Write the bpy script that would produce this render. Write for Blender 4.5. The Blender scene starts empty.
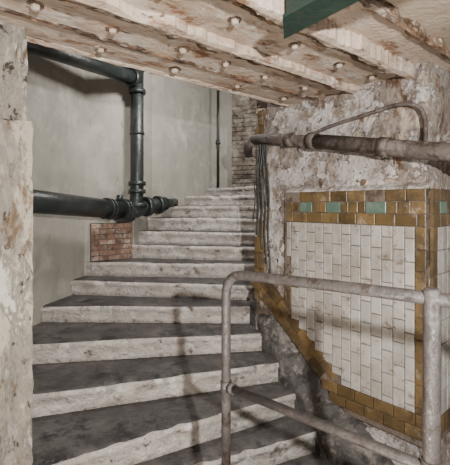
import bpy, bmesh, math, random
from mathutils import Vector, noise
random.seed(4)
scene = bpy.context.scene

# ------------------------------------------------------------ materials
def layered(name, base, layers, rough=.85, bump=.35, bscale=35, island=0.0, spec=.3, bumplayers=True, metallic=0, rot=0, zgrime=None):
    m = bpy.data.materials.new(name); m.use_nodes = True
    nt = m.node_tree; N = nt.nodes; L = nt.links
    b = N['Principled BSDF']; b.inputs['Roughness'].default_value = rough
    b.inputs['Specular IOR Level'].default_value = spec
    b.inputs['Metallic'].default_value = metallic
    tc = N.new('ShaderNodeTexCoord'); src = tc.outputs['Object']
    if rot:
        m0 = N.new('ShaderNodeMapping'); m0.inputs['Rotation'].default_value = (0, 0, rot)
        L.new(src, m0.inputs[0]); src = m0.outputs[0]
    rgb = N.new('ShaderNodeRGB'); rgb.outputs[0].default_value = (*base, 1)
    cur = rgb.outputs[0]; facs = []
    for i, (col, sc, lo, hi, st) in enumerate(layers):
        mp = N.new('ShaderNodeMapping'); mp.inputs['Scale'].default_value = st
        mp.inputs['Location'].default_value = (i*3.7, i*1.9, i*5.1)
        L.new(src, mp.inputs[0])
        nz = N.new('ShaderNodeTexNoise'); nz.inputs['Scale'].default_value = sc
        nz.inputs['Detail'].default_value = 12; nz.inputs['Roughness'].default_value = .72
        nz.inputs['Distortion'].default_value = .3
        L.new(mp.outputs[0], nz.inputs['Vector'])
        mr = N.new('ShaderNodeMapRange'); mr.inputs[1].default_value = lo; mr.inputs[2].default_value = hi
        L.new(nz.outputs[0], mr.inputs[0])
        mx = N.new('ShaderNodeMix'); mx.data_type = 'RGBA'
        L.new(mr.outputs[0], mx.inputs[0]); L.new(cur, mx.inputs[6]); mx.inputs[7].default_value = (*col, 1)
        cur = mx.outputs[2]; facs.append(mr.outputs[0])
    if island:
        g = N.new('ShaderNodeNewGeometry')
        mr = N.new('ShaderNodeMapRange'); mr.inputs[3].default_value = 1-island; mr.inputs[4].default_value = 1+island
        L.new(g.outputs['Random Per Island'], mr.inputs[0])
        hs = N.new('ShaderNodeHueSaturation'); L.new(mr.outputs[0], hs.inputs['Value']); L.new(cur, hs.inputs['Color'])
        cur = hs.outputs[0]
    L.new(cur, b.inputs['Base Color'])
    nb = N.new('ShaderNodeTexNoise'); nb.inputs['Scale'].default_value = bscale; nb.inputs['Detail'].default_value = 8
    L.new(src, nb.inputs['Vector'])
    h = nb.outputs[0]
    if bumplayers:
        for f in facs[:2]:
            ma = N.new('ShaderNodeMath'); ma.operation = 'MULTIPLY_ADD'; ma.inputs[1].default_value = -.5
            L.new(f, ma.inputs[0]); L.new(h, ma.inputs[2]); h = ma.outputs[0]
    bp = N.new('ShaderNodeBump'); bp.inputs['Strength'].default_value = bump; bp.inputs['Distance'].default_value = .02
    L.new(h, bp.inputs['Height']); L.new(bp.outputs[0], b.inputs['Normal'])
    return m
O = (1, 1, 1); CR = -math.atan2(.659, .752); CS = (.5, 1, 1); VS = (1, 1, .35)
M_tread = layered('tread_dark', (.050, .045, .045), [((.130, .120, .114), 3.0, .44, .70, O), ((.016, .015, .016), 6, .5, .64, O), ((.22, .20, .18), 22, .60, .74, O)], rough=.5, bump=.35, spec=.4)
M_riser = layered('riser_limewash', (.45, .41, .375), [((.30, .26, .235), 4, .44, .62, (1, 1, 2)), ((.56, .53, .50), 8, .50, .62, O), ((.12, .09, .072), 8, .55, .66, (1, 1, 1.3)), ((.035, .03, .027), 18, .60, .68, O)], bump=.8)
M_grey = layered('grey_render', (.29, .272, .235), [((.20, .19, .165), 1.0, .38, .62, VS), ((.36, .34, .30), 2.4, .5, .7, O), ((.12, .10, .08), 14, .60, .74, VS), ((.05, .045, .04), 40, .66, .74, O)], bump=.35, bscale=60)
M_plaster = layered('peeling_plaster', (.30, .25, .205), [((.21, .17, .145), 4, .46, .56, VS), ((.42, .38, .355), 6, .515, .56, O), ((.13, .075, .045), 6, .53, .61, (1, 1, .6)), ((.31, .26, .25), 9, .55, .60, O), ((.035, .025, .018), 15, .58, .65, O)], bump=1.0, bscale=25)
M_flake = layered('paint_remnant', (.43, .395, .37), [((.33, .29, .275), 4, .46, .60, O), ((.22, .165, .125), 7, .52, .61, O), ((.05, .038, .03), 17, .585, .65, O)], bump=.8, bscale=25)
M_pier = layered('pier_flaking', (.27, .24, .195), [((.19, .17, .145), 5, .45, .56, VS), ((.36, .335, .29), 9, .52, .58, VS), ((.13, .085, .052), 7, .535, .60, VS), ((.035, .028, .022), 14, .575, .63, (1, 1, .6))], bump=.9, bscale=25)
M_ceil = layered('ceiling_flaking', (.47, .375, .30), [((.35, .265, .20), 3, .44, .60, CS), ((.55, .48, .415), 6, .51, .60, CS), ((.20, .105, .055), 6, .55, .63, CS), ((.08, .05, .032), 18, .59, .67, CS)], bump=.6, bscale=30, rot=CR)
M_ceil2 = layered('ceiling_plaster', (.46, .38, .295), [((.33, .26, .195), 2.5, .42, .66, O), ((.16, .09, .05), 10, .60, .70, O)], bump=.35)
M_rust = layered('rusty_ridge', (.20, .12, .072), [((.40, .32, .26), 8, .48, .55, CS), ((.07, .04, .022), 12, .50, .60, CS)], bump=1.0, bscale=30, rot=CR)
M_strg = layered('stringer_grime', (.075, .068, .065), [((.26, .23, .21), 6, .50, .62, O), ((.03, .027, .025), 9, .5, .66, O)], bump=.8)
M_floor = layered('floor_concrete', (.12, .11, .105), [((.2, .19, .18), 4, .5, .7, O)], bump=.3)
M_back = layered('tile_mortar', (.14, .108, .085), [((.06, .043, .03), 8, .5, .6, O)], bump=.6)
M_white = layered('white_glazed_tile', (.35, .33, .305), [((.26, .23, .195), 3.0, .44, .62, O), ((.15, .11, .08), 9, .555, .67, O), ((.045, .033, .026), 22, .60, .68, O)], rough=.38, bump=.15, island=.14, spec=.45)
M_ochre = layered('ochre_glazed_tile', (.120, .078, .033), [((.065, .044, .024), 6, .45, .60, O), ((.20, .165, .12), 13, .56, .68, O)], rough=.35, bump=.15, island=.32, spec=.45)
M_green = layered('green_glazed_tile', (.085, .135, .105), [((.15, .18, .145), 8, .47, .62, O)], rough=.3, bump=.1, island=.15, spec=.5)
M_brick = layered('red_brick', (.22, .125, .09), [((.34, .27, .22), 8, .46, .58, O), ((.09, .06, .05), 12, .52, .64, O)], bump=.7, island=.3)
M_dbrick = layered('sooty_brick', (.12, .095, .075), [((.22, .195, .165), 5, .43, .57, O), ((.045, .037, .03), 9, .5, .62, O)], bump=.7, island=.15)
M_pipe = layered('dark_pipe_paint', (.014, .018, .018), [((.036, .041, .04), 6, .5, .7, O), ((.07, .045, .03), 15, .62, .74, O)], rough=.4, bump=.2, spec=.5)
M_pipeR = layered('rusty_pipe', (.085, .068, .060), [((.17, .145, .13), 7, .5, .62, O), ((.04, .026, .018), 9, .5, .62, O)], rough=.55, bump=.5)
M_rail = layered('worn_handrail', (.050, .044, .042), [((.090, .080, .076), 6, .5, .64, O), ((.03, .020, .017), 12, .52, .64, O), ((.16, .135, .12), 30, .62, .7, O)], rough=.42, bump=.35, spec=.5)
M_gbeam = layered('green_steel', (.016, .036, .028), [((.035, .058, .046), 6, .5, .7, O), ((.08, .05, .03), 14, .6, .7, O)], rough=.5, bump=.3)

# ------------------------------------------------------------ helpers
def finish(bm, name, mats, smooth=False, parent=None):
    bmesh.ops.recalc_face_normals(bm, faces=bm.faces)
    me = bpy.data.meshes.new(name); bm.to_mesh(me); bm.free()
    for m in mats: me.materials.append(m)
    if smooth:
        for p in me.polygons: p.use_smooth = True
    o = bpy.data.objects.new(name, me); scene.collection.objects.link(o)
    if parent: o.parent = parent
    return o

def prism(bm, pts, z0, z1, mat=0):
    lo = [bm.verts.new((x, y, z0)) for x, y in pts]; hi = [bm.verts.new((x, y, z1)) for x, y in pts]
    n = len(pts); fs = [bm.faces.new(lo), bm.faces.new(hi)]
    for i in range(n):
        fs.append(bm.faces.new((lo[i], lo[(i+1) % n], hi[(i+1) % n], hi[i])))
    for f in fs: f.material_index = mat

def tube(bm, pts, r, seg=16, mat=0, cap=True):
    pts = [Vector(p) for p in pts]
    rr = r if isinstance(r, (list, tuple)) else [r]*len(pts)
    rings = []; prev = None
    for i, p in enumerate(pts):
        t = (pts[min(i+1, len(pts)-1)] - pts[max(i-1, 0)]).normalized()
        if prev is None:
            a = t.orthogonal().normalized()
        else:
            a = (prev - t*prev.dot(t)).normalized()
        prev = a; b = t.cross(a)
        rings.append([bm.verts.new(p + rr[i]*(a*math.cos(2*math.pi*k/seg)+b*math.sin(2*math.pi*k/seg))) for k in range(seg)])
    for i in range(len(rings)-1):
        for k in range(seg):
            f = bm.faces.new((rings[i][k], rings[i][(k+1) % seg], rings[i+1][(k+1) % seg], rings[i+1][k]))
            f.smooth = True; f.material_index = mat
    if cap:
        for rg in (rings[0], rings[-1]):
            f = bm.faces.new(rg); f.material_index = mat

def bend(pts, rad, n=8):
    pts = [Vector(p) for p in pts]; out = [pts[0]]
    for i in range(1, len(pts)-1):
        p = pts[i]; a = (pts[i-1]-p).normalized(); b = (pts[i+1]-p).normalized()
        s = p+a*rad; e = p+b*rad
        for k in range(n+1):
            t = k/n; out.append(s*(1-t)**2 + p*2*t*(1-t) + e*t*t)
    out.append(pts[-1]); return out

def smoothpath(pts, n=10):
    P = [Vector(p) for p in pts]; out = []
    for i in range(len(P)-1):
        p0 = P[max(i-1, 0)]; p1 = P[i]; p2 = P[i+1]; p3 = P[min(i+2, len(P)-1)]
        for k in range(n):
            t = k/n
            out.append(.5*((2*p1)+(p2-p0)*t+(2*p0-5*p1+4*p2-p3)*t*t+(3*p1-p0-3*p2+p3)*t**3))
    out.append(P[-1]); return out

def rough_mod(o, lvl, strength, size):
    s = o.modifiers.new('dice', 'SUBSURF'); s.subdivision_type = 'SIMPLE'; s.levels = lvl; s.render_levels = lvl
    t = bpy.data.textures.new(o.name+'_clouds', 'CLOUDS'); t.noise_scale = size; t.noise_depth = 4
    d = o.modifiers.new('crumble', 'DISPLACE'); d.texture = t; d.strength = strength; d.mid_level = .5
    d.texture_coords = 'GLOBAL'

# ------------------------------------------------------------ staircase
S = [((.85, 2.80), (-.10, 2.30), -1.87),
     ((.72, 3.02), (-1.30, 2.10), -1.70),
     ((.61, 3.27), (-1.60, 2.03), -1.53),
     ((.50, 3.46), (-2.15, 2.61), -1.36),
     ((.37, 3.72), (-2.15, 3.31), -1.19),
     ((.27, 3.99), (-2.05, 4.045), -1.02),
     ((.50, 4.22), (-1.95, 4.56), -.85),
     ((.55, 4.59), (-1.85, 4.79), -.68),
     ((.60, 4.80), (-1.40, 5.14), -.51),
     ((.65, 4.93), (-1.40, 5.28), -.34),
     ((.65, 5.03), (-1.20, 5.52), -.17),
     ((.65, 5.10), (-1.05, 5.90), -.01),
     ((.65, 5.16), (-.92, 6.30), .14),
     ((.65, 5.22), (-.55, 6.85), .27)]
bm = bmesh.new()
NSEG = 80
for k, (inn, out, z) in enumerate(S):
    if k+1 < len(S): bi, bo = S[k+1][0], S[k+1][1]
    else: bi, bo = (1.6, 7.2), (-.3, 7.2)
    I = Vector((*inn, 0)); U = Vector((*out, 0)); BI = Vector((*bi, 0)); BO = Vector((*bo, 0))
    d = (U-I).normalized(); f = Vector((d.y, -d.x, 0))
    if f.y > 0: f = -f
    rows = []
    for j in range(NSEG+1):
        a = j/NSEG; F = I.lerp(U, a); B = BI.lerp(BO, a) - f*.05
        def nn(q, s=9): return noise.noise(Vector((F.x*s, F.y*s, z*7+q)))
        chip = max(0, nn(3, 9)-.15)*.11
        w = nn(1)*.011; w2 = nn(2, 6)*.011
        sag = nn(7, 1.3)*.014
        rows.append([bm.verts.new(p) for p in (
            B + Vector((0, 0, z)),
            F - f*.06 + Vector((0, 0, z+w2*.5+sag*.5)),
            F - f*(.014+chip) + Vector((0, 0, z-.004-chip*.3+sag)),
            F + f*w - f*chip + Vector((0, 0, z-.016+sag)),
            F + f*w - f*chip*.5 + Vector((0, 0, z-.045+w2+sag)),
            F - f*.018 + Vector((0, 0, z-.056+w2)),
            F - f*(.020+w2) + Vector((0, 0, z-.12)),
            F - f*.02 + Vector((0, 0, z-.20)),
            B + Vector((0, 0, z-.20)))])
    for j in range(NSEG):
        for q in range(8):
            fc = bm.faces.new((rows[j][q], rows[j][q+1], rows[j+1][q+1], rows[j+1][q]))
            fc.material_index = 0 if q < 2 else 1; fc.smooth = q > 0
    for r in (rows[0], rows[-1]):
        fc = bm.faces.new(r); fc.material_index = 1
stairs = finish(bm, 'staircase', [M_tread, M_riser])

bm = bmesh.new()
wl = [(.32, 3.90, -.74), (.57, 3.57, -1.06), (.87, 3.24, -1.47), (1.10, 2.98, -1.66), (1.42, 2.62, -2.0)]
sp = [(.25, 4.02, -.93), (.36, 3.70, -1.13), (.485, 3.43, -1.32), (.60, 3.22, -1.50), (.71, 2.98, -1.67), (.84, 2.76, -1.84), (.93, 2.6, -2.0)]
def interp(path, t):
    x = t*(len(path)-1); i = min(int(x), len(path)-2); return Vector(path[i]).lerp(Vector(path[i+1]), x-i)
n = 70; g = []
for i in range(n+1):
    t = i/n; a = interp(wl, t); b = interp(sp, t); row = []
    for j in range(9):
        p = a.lerp(b, j/8); p.z += noise.noise(p*9)*.03+noise.noise(p*25)*.012
        row.append(bm.verts.new(p))
    row.append(bm.verts.new((b.x-.005, b.y-.01, b.z-.06))); row.append(bm.verts.new((b.x, b.y, -2.04)))
    g.append(row)
for i in range(n):
    for j in range(10):
        f = bm.faces.new((g[i][j], g[i+1][j], g[i+1][j+1], g[i][j+1])); f.smooth = True
finish(bm, 'stair_stringer', [M_strg])

# ------------------------------------------------------------ shell
bm = bmesh.new(); prism(bm, [(-3, -2.5), (4, -2.5), (4, 5), (-3, 5)], -2.2, -2.04)
finish(bm, 'floor', [M_floor])

def ribbon(name, pts, z0, z1, th, mats):
    bm = bmesh.new(); P = [Vector((*p, 0)) for p in pts]; off = []
    for i, p in enumerate(P):
        t = (P[min(i+1, len(P)-1)]-P[max(i-1, 0)]).normalized(); off.append(p + Vector((-t.y, t.x, 0))*th)
    for i in range(len(P)-1):
        q = [P[i], P[i+1], off[i+1], off[i]]
        prism(bm, [(v.x, v.y) for v in q], z0, z1)
    bmesh.ops.remove_doubles(bm, verts=bm.verts, dist=1e-4)
    return finish(bm, name, mats)
ribbon('wall_left', [(-2.25, 1.6), (-2.05, 3.3), (-1.87, 4.0), (-1.68, 4.78), (-1.17, 5.14), (-1.02, 5.6)], -2.04, 2.4, .25, [M_grey])
ribbon('wall_back', [(-1.02, 5.6), (0.0, 6.9), (.6, 7.3), (2.4, 7.3)], -2.04, 2.4, .25, [M_grey])

A = Vector((.30, 3.85, 0)); Cc = Vector((1.353, 2.645, 0))
d = (Cc-A).normalized(); nw = Vector((d.y, -d.x, 0))
if nw.dot(-A) < 0: nw = -nw
def W(s, z, o=0): return A + d*s + nw*o + Vector((0, 0, z))
bm = bmesh.new()
prism(bm, [(.30, 3.85), (1.353, 2.645), (3.0, 4.1), (3.0, 5.7), (.66, 5.7)], -2.04, 1.02)
o = finish(bm, 'wall_right', [M_plaster]); rough_mod(o, 7, .07, .16)
# islands of old paint still clinging to the wall (part of the wall)
bm = bmesh.new()
def flake(cs, cz, r, off, sx=1.0, sz=1.0):
    n = 40; q = random.uniform(0, 99); rim = []; low = []
    for k in range(n):
        a = 2*math.pi*k/n
        v = Vector((math.cos(a)*1.4, math.sin(a)*1.4, q))
        rr = r*(1+.55*noise.noise(v)+.30*noise.noise(v*3)+.15*noise.noise(v*8))
        s_ = cs+rr*math.cos(a)*sx; z_ = cz+rr*math.sin(a)*sz
        s_ = max(s_, .012); z_ = min(z_, .86)
        rim.append(bm.verts.new(W(s_, z_, off+random.uniform(0, .006)))); low.append(bm.verts.new(W(s_, z_, -.05)))
    c = bm.verts.new(W(cs, cz, off-.004))
    for k in range(n):
        j = (k+1) % n
        bm.faces.new((c, rim[k], rim[j])); bm.faces.new((rim[k], low[k], low[j], rim[j]))
random.seed(11)
for i in range(24):
    flake(random.uniform(.35, 1.55), random.uniform(.17, .80), random.uniform(.05, .14), random.uniform(.0, .016), 1.3, .8)
for i in range(13):
    flake(random.uniform(.17, .38), random.uniform(-.72, .5), random.uniform(.05, .11), random.uniform(.004, .016), .8, 1.5)
for i in range(7):
    flake(random.uniform(.95, 1.5), random.uniform(-1.93, -1.70), random.uniform(.05, .1), .012, 1.4, .7)
fl = finish(bm, 'paint_remnants', [M_flake]); fl.parent = o
random.seed(4)
bm = bmesh.new()
prism(bm, [(.34, 3.9), (1.353, 2.70), (3.0, 4.1), (3.0, 5.7), (.66, 5.7)], 1.02, 2.4)
finish(bm, 'wall_upper_core', [M_plaster])

bm = bmesh.new()
prism(bm, [(-.962, 2.0), (-1.9, 3.35), (-2.4, 3.3), (-2.5, .8), (-1.35, 1.70), (-1.03, 1.945)], -2.04, .415)
prism(bm, [(-.992, 2.0), (-1.9, 3.35), (-2.4, 3.3), (-2.5, .85), (-1.35, 1.75), (-1.05, 1.965)], .415, .98)
o = finish(bm, 'wall_pier', [M_pier]); rough_mod(o, 6, .028, .09)

# ------------------------------------------------------------ ceiling
e = Vector((.752, .659, 0)); cn = Vector((.659, -.752, 0))
def cbox(bm, n0, n1, z0, z1, t0=-2.2, t1=4.4, mat=0, seg=260, jag=0.0):
    prev = None
    for i in range(seg+1):
        t = t0+(t1-t0)*i/seg
        def J(q, s=6): return noise.noise(Vector((t*s, q, 1)))+.5*noise.noise(Vector((t*s*3, q, 5)))+.3*noise.noise(Vector((t*s*7, q, 8)))
        j0 = J(n0*5)*jag; j1 = J(n1*5+7)*jag; jz = J(n0+4, 5)*jag*.4
        nm = (n0+n1)/2
        c = [e*t+cn*(n0+j0)+Vector((0, 0, z0+jz+jag*.2)), e*t+cn*nm+Vector((0, 0, z0+jz*.5-jag*.1)), e*t+cn*(n1+j1)+Vector((0, 0, z0+jz+jag*.2)), e*t+cn*(n1+j1)+Vector((0, 0, z1)), e*t+cn*(n0+j0)+Vector((0, 0, z1))]
        c = [bm.verts.new(v) for v in c]
        if prev:
            for q in range(5):
                f = bm.faces.new((prev[q], prev[(q+1) % 5], c[(q+1) % 5], c[q])); f.material_index = mat
        else:
            bm.faces.new(c).material_index = mat
        prev = c
    bm.faces.new(prev).material_index = mat
bm = bmesh.new()
cbox(bm, -2.30, 3.5, 1.0, 1.12, seg=10, mat=1)
finish(bm, 'ceiling', [M_ceil, M_ceil2])
bm = bmesh.new()
cbox(bm, -2.33, -1.70, .885, 1.04, jag=.012)
cbox(bm, -2.335, -2.28, .875, .93, jag=.03, mat=0)
cbox(bm, -2.04, -2.00, .875, .93, jag=.022, mat=1)
cbox(bm, -1.74, -1.66, .865, 1.0, jag=.045, mat=1)
cbox(bm, -1.68, -1.62, .85, 1.0, jag=.035, mat=0)
cbox(bm, -1.64, -1.29, .90, 1.03, jag=.008)
cbox(bm, -1.32, -1.26, .88, 1.02, jag=.04, mat=1)
cbox(bm, -1.27, -1.20, .865, 1.02, jag=.03, mat=0)
cbox(bm, -1.21, -.98, .955, 1.03, jag=.01, mat=0)
cbox(bm, -.99, -.96, .94, 1.03, jag=.03, mat=1)
beam = finish(bm, 'ceiling_beam', [M_ceil, M_rust])
bm = bmesh.new()
def bolt(t, n_, z):
    t += random.uniform(-.03, .03); n_ += random.uniform(-.012, .012); k = random.uniform(.85, 1.15)
    c = e*t+cn*n_+Vector((0, 0, z))
    tube(bm, [c+Vector((0, 0, .01)), c-Vector((0, 0, .005))], .038*k, 12, 1)
    tube(bm, [c-Vector((0, 0, .005)), c-Vector((0, 0, .020)), c-Vector((0, 0, .026))], [.022*k, .021*k, .012*k], 6, 0)
for i in range(9): bolt(.55+.37*i, -1.87, .885)
for i in range(5): bolt(.95+.52*i, -2.16, .885)
for i in range(8): bolt(.48+.43*i, -1.43, .90)
o = finish(bm, 'ceiling_bolts', [M_ceil, M_rust]); o.parent = beam
bm = bmesh.new(); prism(bm, [(-3, 1.5), (3.1, 4.2), (3.1, 7.6), (-3, 7.6)], 2.4, 2.5)
finish(bm, 'ceiling_stairwell', [M_grey])
bm = bmesh.new(); cbox(bm, -2.30, -2.18, 1.03, 2.4, seg=4)
finish(bm, 'wall_fascia', [M_grey])

bm = bmesh.new()
prism(bm, [(.245, 1.70), (.283, 1.92), (1.00, .84), (.82, .90)], .795, .81)
prism(bm, [(.275, 1.80), (.285, 1.81), (.93, .87), (.92, .86)], .81, 1.0)
finish(bm, 'green_steel_joist', [M_gbeam])

# ------------------------------------------------------------ tile panel on right wall
bm = bmesh.new()
def qbox(bm, frame, s0, s1, z0, z1, o0, o1, mat, ch=.004, rot=None):
    def T(s, z, o):
        if rot:
            cs, cz, a = rot; ds, dz = s, z
            s = cs+ds*math.cos(a)-dz*math.sin(a); z = cz+ds*math.sin(a)+dz*math.cos(a)
        return frame(s, z, o)
    base = [bm.verts.new(T(s, z, o0)) for s, z in ((s0, z0), (s1, z0), (s1, z1), (s0, z1))]
    mid = [bm.verts.new(T(s, z, o1-ch*.6)) for s, z in ((s0, z0), (s1, z0), (s1, z1), (s0, z1))]
    top = [bm.verts.new(T(s, z, o1+random.uniform(-.0008, .0008))) for s, z in ((s0+ch, z0+ch), (s1-ch, z0+ch), (s1-ch, z1-ch), (s0+ch, z1-ch))]
    fs = [bm.faces.new(top)]
    for i in range(4):
        j = (i+1) % 4
        fs.append(bm.faces.new((base[i], base[j], mid[j], mid[i]))); fs.append(bm.faces.new((mid[i], mid[j], top[j], top[i])))
    for f in fs: f.material_index = mat
LEN = (Cc-A).length
def diag(s): return -.77-(s)*.83
PO = .045
poly = [(.40, .125), (LEN+.0, .125), (LEN+.0, -1.60), (1.0, -1.60), (.40, diag(.40)-.01)]
lo = [bm.verts.new(W(s, z, -.02)) for s, z in poly]; hi = [bm.verts.new(W(s, z, PO)) for s, z in poly]
fs = [bm.faces.new(lo), bm.faces.new(hi)]
for i in range(5): fs.append(bm.faces.new((lo[i], lo[(i+1) % 5], hi[(i+1) % 5], hi[i])))
for f in fs: f.material_index = 3
prev = None
for i in range(70):
    s = .38+(LEN+.02-.38)*i/69
    h = .125+.018*noise.noise(Vector((s*14, 3, 0))); dd_ = .058+.012*noise.noise(Vector((s*17, 9, 0)))
    c = [W(s, .108, .0), W(s, .108, dd_), W(s, h, dd_-.01), W(s, h+.035, -.01)]
    c = [bm.verts.new(v) for v in c]
    if prev:
        for q in range(4):
            f = bm.faces.new((prev[q], prev[(q+1) % 4], c[(q+1) % 4], c[q])); f.material_index = 4
    prev = c
g_ = .006
def tile(s0, s1, z0, z1, mat, frame=W, off=PO):
    qbox(bm, frame, s0+g_/2, s1-g_/2, z0+g_/2, z1-g_/2, off-.01, off+.010+random.uniform(-.001, .0015), mat)
rowz = [(.11, .025), (.025, -.06), (-.06, -.145)]
for r, (za, zb) in enumerate(rowz):
    s = .42
    if r == 1:
        seq = [(.42, .50, 1), (.50, .565, 1), (.565, .695, 2), (.695, .76, 1), (.76, .83, 1), (.83, .96, 2), (.96, 1.03, 1), (1.03, 1.11, 1), (1.11, 1.17, 1), (1.17, 1.33, 2), (1.33, 1.41, 1), (1.41, 1.50, 1), (1.50, LEN, 1)]
        for a, b, m in seq: tile(a, b, zb, za, m)
    else:
        first = True
        while s < LEN-.01:
            e1 = min(s+(.075 if first and r == 2 else .15), LEN); first = False
            if not (r == 0 and random.random() < .15): tile(s, e1, zb, za, 1)
            s = e1
z = -.145
while z > -.78:
    if random.random() > .35 or z < -.5:
        tile(.42, .47, max(z-.15, diag(.45)+.2), z, 0 if z > -.5 else 1)
    z -= .15
s = .473; c = 0
while s < 1.52:
    e1 = min(s+.082, 1.525)
    z = -.145 - (0 if c % 2 else -.08)
    while z > -1.39:
        z1 = min(z, -.145); z0 = max(z-.16, -1.39)
        lim = diag((s+e1)/2)+.215
        if z1-lim > .02 and z1-z0 > .01:
            tile(s, e1, max(z0, lim), z1, 0)
        z -= .16
    s = e1; c += 1
for r in range(2):
    zt = -1.39-.085*r; s = .80+.075*r-.02
    while s < LEN-.01:
        e1 = min(s+.15, LEN)
        if zt > diag((s+e1)/2)+.02 and random.random() > .06: tile(s, e1, zt-.085, zt, 1)
        s = e1
z = -.145
while z > -1.38:
    tile(1.527, LEN, max(z-.15, -1.39), z, 1); z -= .15
ang = math.atan(-.83)
L_ = .95/math.cos(ang)
for r in range(2):
    q = .02 + (.075 if r else 0)
    while q < L_+.1:
        perp = .045+.085*r
        cs = q*math.cos(ang)-perp*math.sin(ang); cz = -.77+q*math.sin(ang)+perp*math.cos(ang)
        if cs < .93 and cz > -1.52 and cs > .03 and not (cz < -1.37 and cs > .84):
            qbox(bm, W, -.0735, .0735, -.041, .041, -.01, PO+.0102, 1, rot=(cs, cz, ang))
        q += .15
z = .90
while z > -.76:
    keep = z > .68 or z < -.12
    if keep:
        for r in range(2):
            if random.random() > (.05 if z < -.3 else .3):
                tile(.005+r*.055, .06+r*.055, z-.15, z, 1, off=.022)
    z -= .15
finish(bm, 'tile_panel', [M_white, M_ochre, M_green, M_back, M_flake])

bm = bmesh.new()
rd = Vector((1.647, 1.455, 0)).normalized(); rn = Vector((rd.y, -rd.x, 0))
def R(s, z, o=0): return Cc + rd*s + rn*o + Vector((0, 0, z))
poly = [(0, .11), (1.2, .11), (1.2, -1.60), (0, -1.60)]
lo = [bm.verts.new(R(s, z, -.02)) for s, z in poly]; hi = [bm.verts.new(R(s, z, .02)) for s, z in poly]
fs = [bm.faces.new(lo), bm.faces.new(hi)]
for i in range(4): fs.append(bm.faces.new((lo[i], lo[(i+1) % 4], hi[(i+1) % 4], hi[i])))
for f in fs: f.material_index = 3
for r, (za, zb) in enumerate(rowz):
    s = -.02; k = 0
    while s < 1.15:
        tile(s, s+.12, zb, za, 2 if (r == 1 and k % 3 == 1) else 1, frame=R, off=.02); s += .12; k += 1
s = -.02; c = 0
while s < 1.15:
    z = -.145
    while z > -1.5:
        tile(s, s+.082, max(z-.16, -1.56), z, 1 if (s < .05 or z < -1.3) else 0, frame=R, off=.02); z -= .16
    s += .082; c += 1
finish(bm, 'tile_panel.001', [M_white, M_ochre, M_green, M_back])

# ------------------------------------------------------------ exposed brick
def bricks(name, p0, p1, z0, z1, mats, proud=.03, bw=.2, bh=.065, miss=0):
    bm = bmesh.new(); p0 = Vector((*p0, 0)); p1 = Vector((*p1, 0)); dd = (p1-p0).normalized(); L_ = (p1-p0).length
    nn = Vector((dd.y, -dd.x, 0))
    if nn.dot(-p0) < 0: nn = -nn
    F = lambda s, z, o=0: p0+dd*s+nn*o+Vector((0, 0, z))
    poly = [(0, z0), (L_, z0), (L_, z1), (0, z1)]
    vs = [bm.verts.new(F(s, z, -.05)) for s, z in poly]; vt = [bm.verts.new(F(s, z, proud-.012)) for s, z in poly]
    bm.faces.new(vt).material_index = 1
    for i in range(4): bm.faces.new((vs[i], vs[(i+1) % 4], vt[(i+1) % 4], vt[i])).material_index = 1
    z = z0; r = 0
    while z < z1-.02:
        s = -(bw/2 if r % 2 else 0)
        while s < L_:
            a = max(s, 0); b = min(s+bw, L_)
            if b-a > .03 and random.random() >= miss: qbox(bm, F, a+.005, b-.005, z+.005, min(z+bh, z1)-.005, -.05, proud+random.uniform(-.006, .006), 0)
            s += bw
        z += bh; r += 1
    return finish(bm, name, mats)
bricks('brick_patch', (-1.62, 4.81), (-1.19, 5.12), -.68, -.22, [M_brick, M_back])
bricks('brick_pilaster', (.12, 6.15), (.62, 5.95), .2, 2.4, [M_dbrick, M_dbrick], proud=.06, miss=.25)
bricks('exposed_brick', (.305, 3.845), (.365, 3.775), -.12, .66, [M_dbrick, M_plaster], proud=.018, bw=.12, miss=.35)

# ------------------------------------------------------------ pipes on the left
bm = bmesh.new()
P1 = Vector((-1.20, 4.86, -.07))
tube(bm, [(-2.0, 2.6, .10), P1], .105, 24)
def flange(p, ax, r, w):
    p = Vector(p); ax = Vector(ax).normalized(); tube(bm, [p-ax*w/2, p+ax*w/2], r, 24)
hd = (P1-Vector((-2.0, 2.6, .10))).normalized()
for t in (.34, .40): flange(P1-hd*t, hd, .122, .03)
flange(P1-hd*.12, hd, .14, .05); flange(P1-hd*.05, hd, .14, .05)
tube(bm, bend([P1, P1+hd*.12, (-.95, 5.16, -.01), (-.80, 5.35, .02)], .06), .09, 20)
flange((-1.0, 5.10, -.02), (.6, .75, .1), .125, .06)
flange((-.88, 5.25, .0), (.6, .75, .1), .12, .05)
tube(bm, [(-.80, 5.35, .02), (-.75, 5.95, .04)], .06, 16)
tube(bm, bend([(-1.10, 5.02, 2.38), (-1.10, 5.02, .10), (-1.12, 4.98, -.05)], .10), .078, 20)
tube(bm, [(-2.0, 3.1, 1.42), (-1.10, 5.0, 1.57)], .085, 20)
flange((-1.14, 4.91, 1.562), (.9, 1.9, .15), .105, .06)
for z in (1.72, 1.42, .27, .17, -.0): flange((-1.10, 5.02, z), (0, 0, 1), .105 if z > .1 else .12, .05)
flange((-1.10, 5.02, .9), (0, 0, 1), .088, .03)
tube(bm, [(-1.16, 4.86, -.07), (-1.13, 4.80, -.17)], .055, 12)
for kx in range(6):
    a_ = kx*math.pi/3; sx = hd.orthogonal().normalized(); sy = hd.cross(sx)
    c_ = P1-hd*.085+(sx*math.cos(a_)+sy*math.sin(a_))*.125
    tube(bm, [c_-hd*.05, c_+hd*.05], .014, 6)
tube(bm, [(-1.25, 4.75, .05), (-1.25, 4.75, .12)], .035, 10)
finish(bm, 'drain_pipe', [M_pipe])
bm = bmesh.new()
tube(bm, [(-.115, 6.60, .28), (-.115, 6.60, 2.3)], .022, 10)
tube(bm, [(-.115, 6.60, 1.0), (-.115, 6.60, 1.06)], .04, 10)
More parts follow.
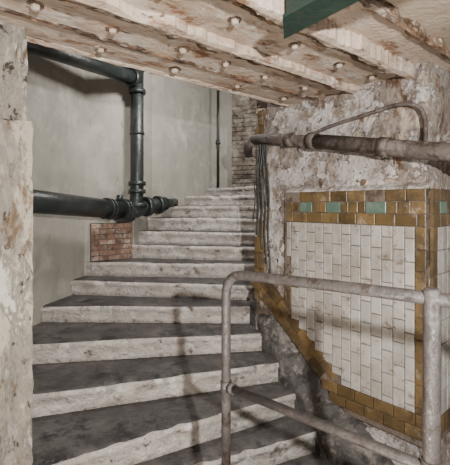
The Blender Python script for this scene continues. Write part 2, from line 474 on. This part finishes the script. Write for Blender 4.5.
finish(bm, 'conduit_pipe', [M_pipe])

# ------------------------------------------------------------ pipes on the right
bm = bmesh.new()
J = W(.74, .515, .11)
tube(bm, [(.28, 3.80, .62), W(.25, .60, .09), W(.5, .555, .10), J], .046, 16)
tube(bm, [(.28, 3.80, .62), (.23, 4.0, .60), (.25, 4.3, .55)], .046, 16)
E = W(1.58, .355, .13); E2 = E+(E-J).normalized()*.9
tube(bm, [J-(E-J).normalized()*.02, E, E2], .058, 20)
ax = (E-J).normalized()
for t in (.0, .62): tube(bm, [J+ax*(t-.03), J+ax*(t+.04)], .068, 20)
tube(bm, [W(.5, .555, .10)-d*.03, W(.5, .555, .10)+d*.03], .058, 16)
for t in (.35, 1.0):
    p = J+ax*t; tube(bm, [p, p-nw*.14], .014, 8)
finish(bm, 'water_pipe', [M_pipeR])
bm = bmesh.new()
tube(bm, smoothpath([W(.62, .56, .06), W(.85, .62, .05), W(1.15, .66, .05), W(1.42, .69, .05), W(1.56, .64, .05), W(1.60, .50, .06), W(1.61, .36, .1)]), .014, 10)
finish(bm, 'electric_cable', [M_pipeR])
bm = bmesh.new()
for i in range(5):
    s0 = .05+.035*i; pts = []
    for k in range(9):
        t = k/8; pts.append(W(s0+.02*math.sin(k*1.3+i)+.03*t*(i-2)*.5, .60-t*(.75+.13*i), .05+.012*math.cos(k+i)))
    tube(bm, smoothpath(pts, 5), .006+.001*(i % 3), 6)
finish(bm, 'hanging_wires', [M_pipe])

# ------------------------------------------------------------ railing
rail = bpy.data.objects.new('handrail', None); scene.collection.objects.link(rail)
rdv = Vector((.67, -.60, 0)).normalized(); P0 = Vector((.005, 1.9, 0)); PR = Vector((.672, 1.30, 0))
Z = lambda z: Vector((0, 0, z))
bm = bmesh.new()
tube(bm, bend([P0+Z(-1.365), P0+Z(-.325), P0+rdv*.6+Z(-.308), PR+rdv*.8+Z(-.295)], .11, 12), .0225, 20)
finish(bm, 'top_rail', [M_rail], parent=rail)
bm = bmesh.new()
tube(bm, [P0+Z(-.86), PR+rdv*.8+Z(-.86)], .019, 16)
tube(bm, [P0+rdv*.02+Z(-.86), P0+rdv*.05+Z(-.86)], .026, 16)
finish(bm, 'lower_rail', [M_rail], parent=rail)
bm = bmesh.new()
tube(bm, [PR+Z(-1.365), PR+Z(-.28), PR+Z(-.27)], [.027, .027, .02], 20)
tube(bm, [PR+Z(-.89), PR+Z(-.83)], .033, 20)
for P in (P0, PR): tube(bm, [P+Z(-1.365), P+Z(-1.352)], .06, 20)
tube(bm, [P0+Z(-.885), P0+Z(-.835)], .027, 20)
finish(bm, 'post', [M_rail], parent=rail)
bm = bmesh.new(); k = rdv.cross(Vector((0, 0, 1)))
q = [P0-rdv*.08-k*.08, P0-rdv*.08+k*.08, PR+rdv*.9+k*.08, PR+rdv*.9-k*.08]
prism(bm, [(v.x, v.y) for v in q], -2.04, -1.365)
finish(bm, 'parapet', [M_strg])

# ------------------------------------------------------------ lights
def area(name, loc, tgt, size, energy, col):
    l = bpy.data.lights.new(name, 'AREA'); l.shape = 'DISK'; l.size = size; l.energy = energy; l.color = col
    o = bpy.data.objects.new(name, l); o.location = loc
    o.rotation_euler = (Vector(tgt)-Vector(loc)).to_track_quat('-Z', 'Y').to_euler(); scene.collection.objects.link(o)
area('work_lamp', (.62, -.75, .35), (-.2, 3.8, -.1), .07, 265, (1, .97, .92))
area('stairwell_fill', (-.1, 4.2, 1.9), (-.7, 5.5, .3), .35, 75, (1, .97, .93))  # fill light added behind the beam to brighten the stairs, no fixture
area('landing_light', (1.2, 6.7, 1.9), (.2, 6.4, .3), .3, 16, (1, .96, .9))  # area light behind the core, aimed at the top landing
area('low_fill', (-.1, .6, -1.3), (.5, 2.6, .9), .4, 46, (1, .89, .77))  # added low fill aimed up at the ceiling, not a real lamp
w = bpy.data.worlds.new('world'); scene.world = w; w.use_nodes = True
w.node_tree.nodes['Background'].inputs[0].default_value = (.93, .95, 1, 1); w.node_tree.nodes['Background'].inputs[1].default_value = .18

cam = bpy.data.cameras.new('camera'); co = bpy.data.objects.new('camera', cam); scene.collection.objects.link(co)
co.rotation_euler = (math.pi/2, 0, 0); cam.sensor_fit = 'HORIZONTAL'; cam.sensor_width = 36; cam.lens = 36*400/450
cam.shift_y = -(232.5-205)/450; cam.clip_start = .02
scene.camera = co
for ob in [o for o in scene.objects if o.parent is None]: ob.location.z += 2.04
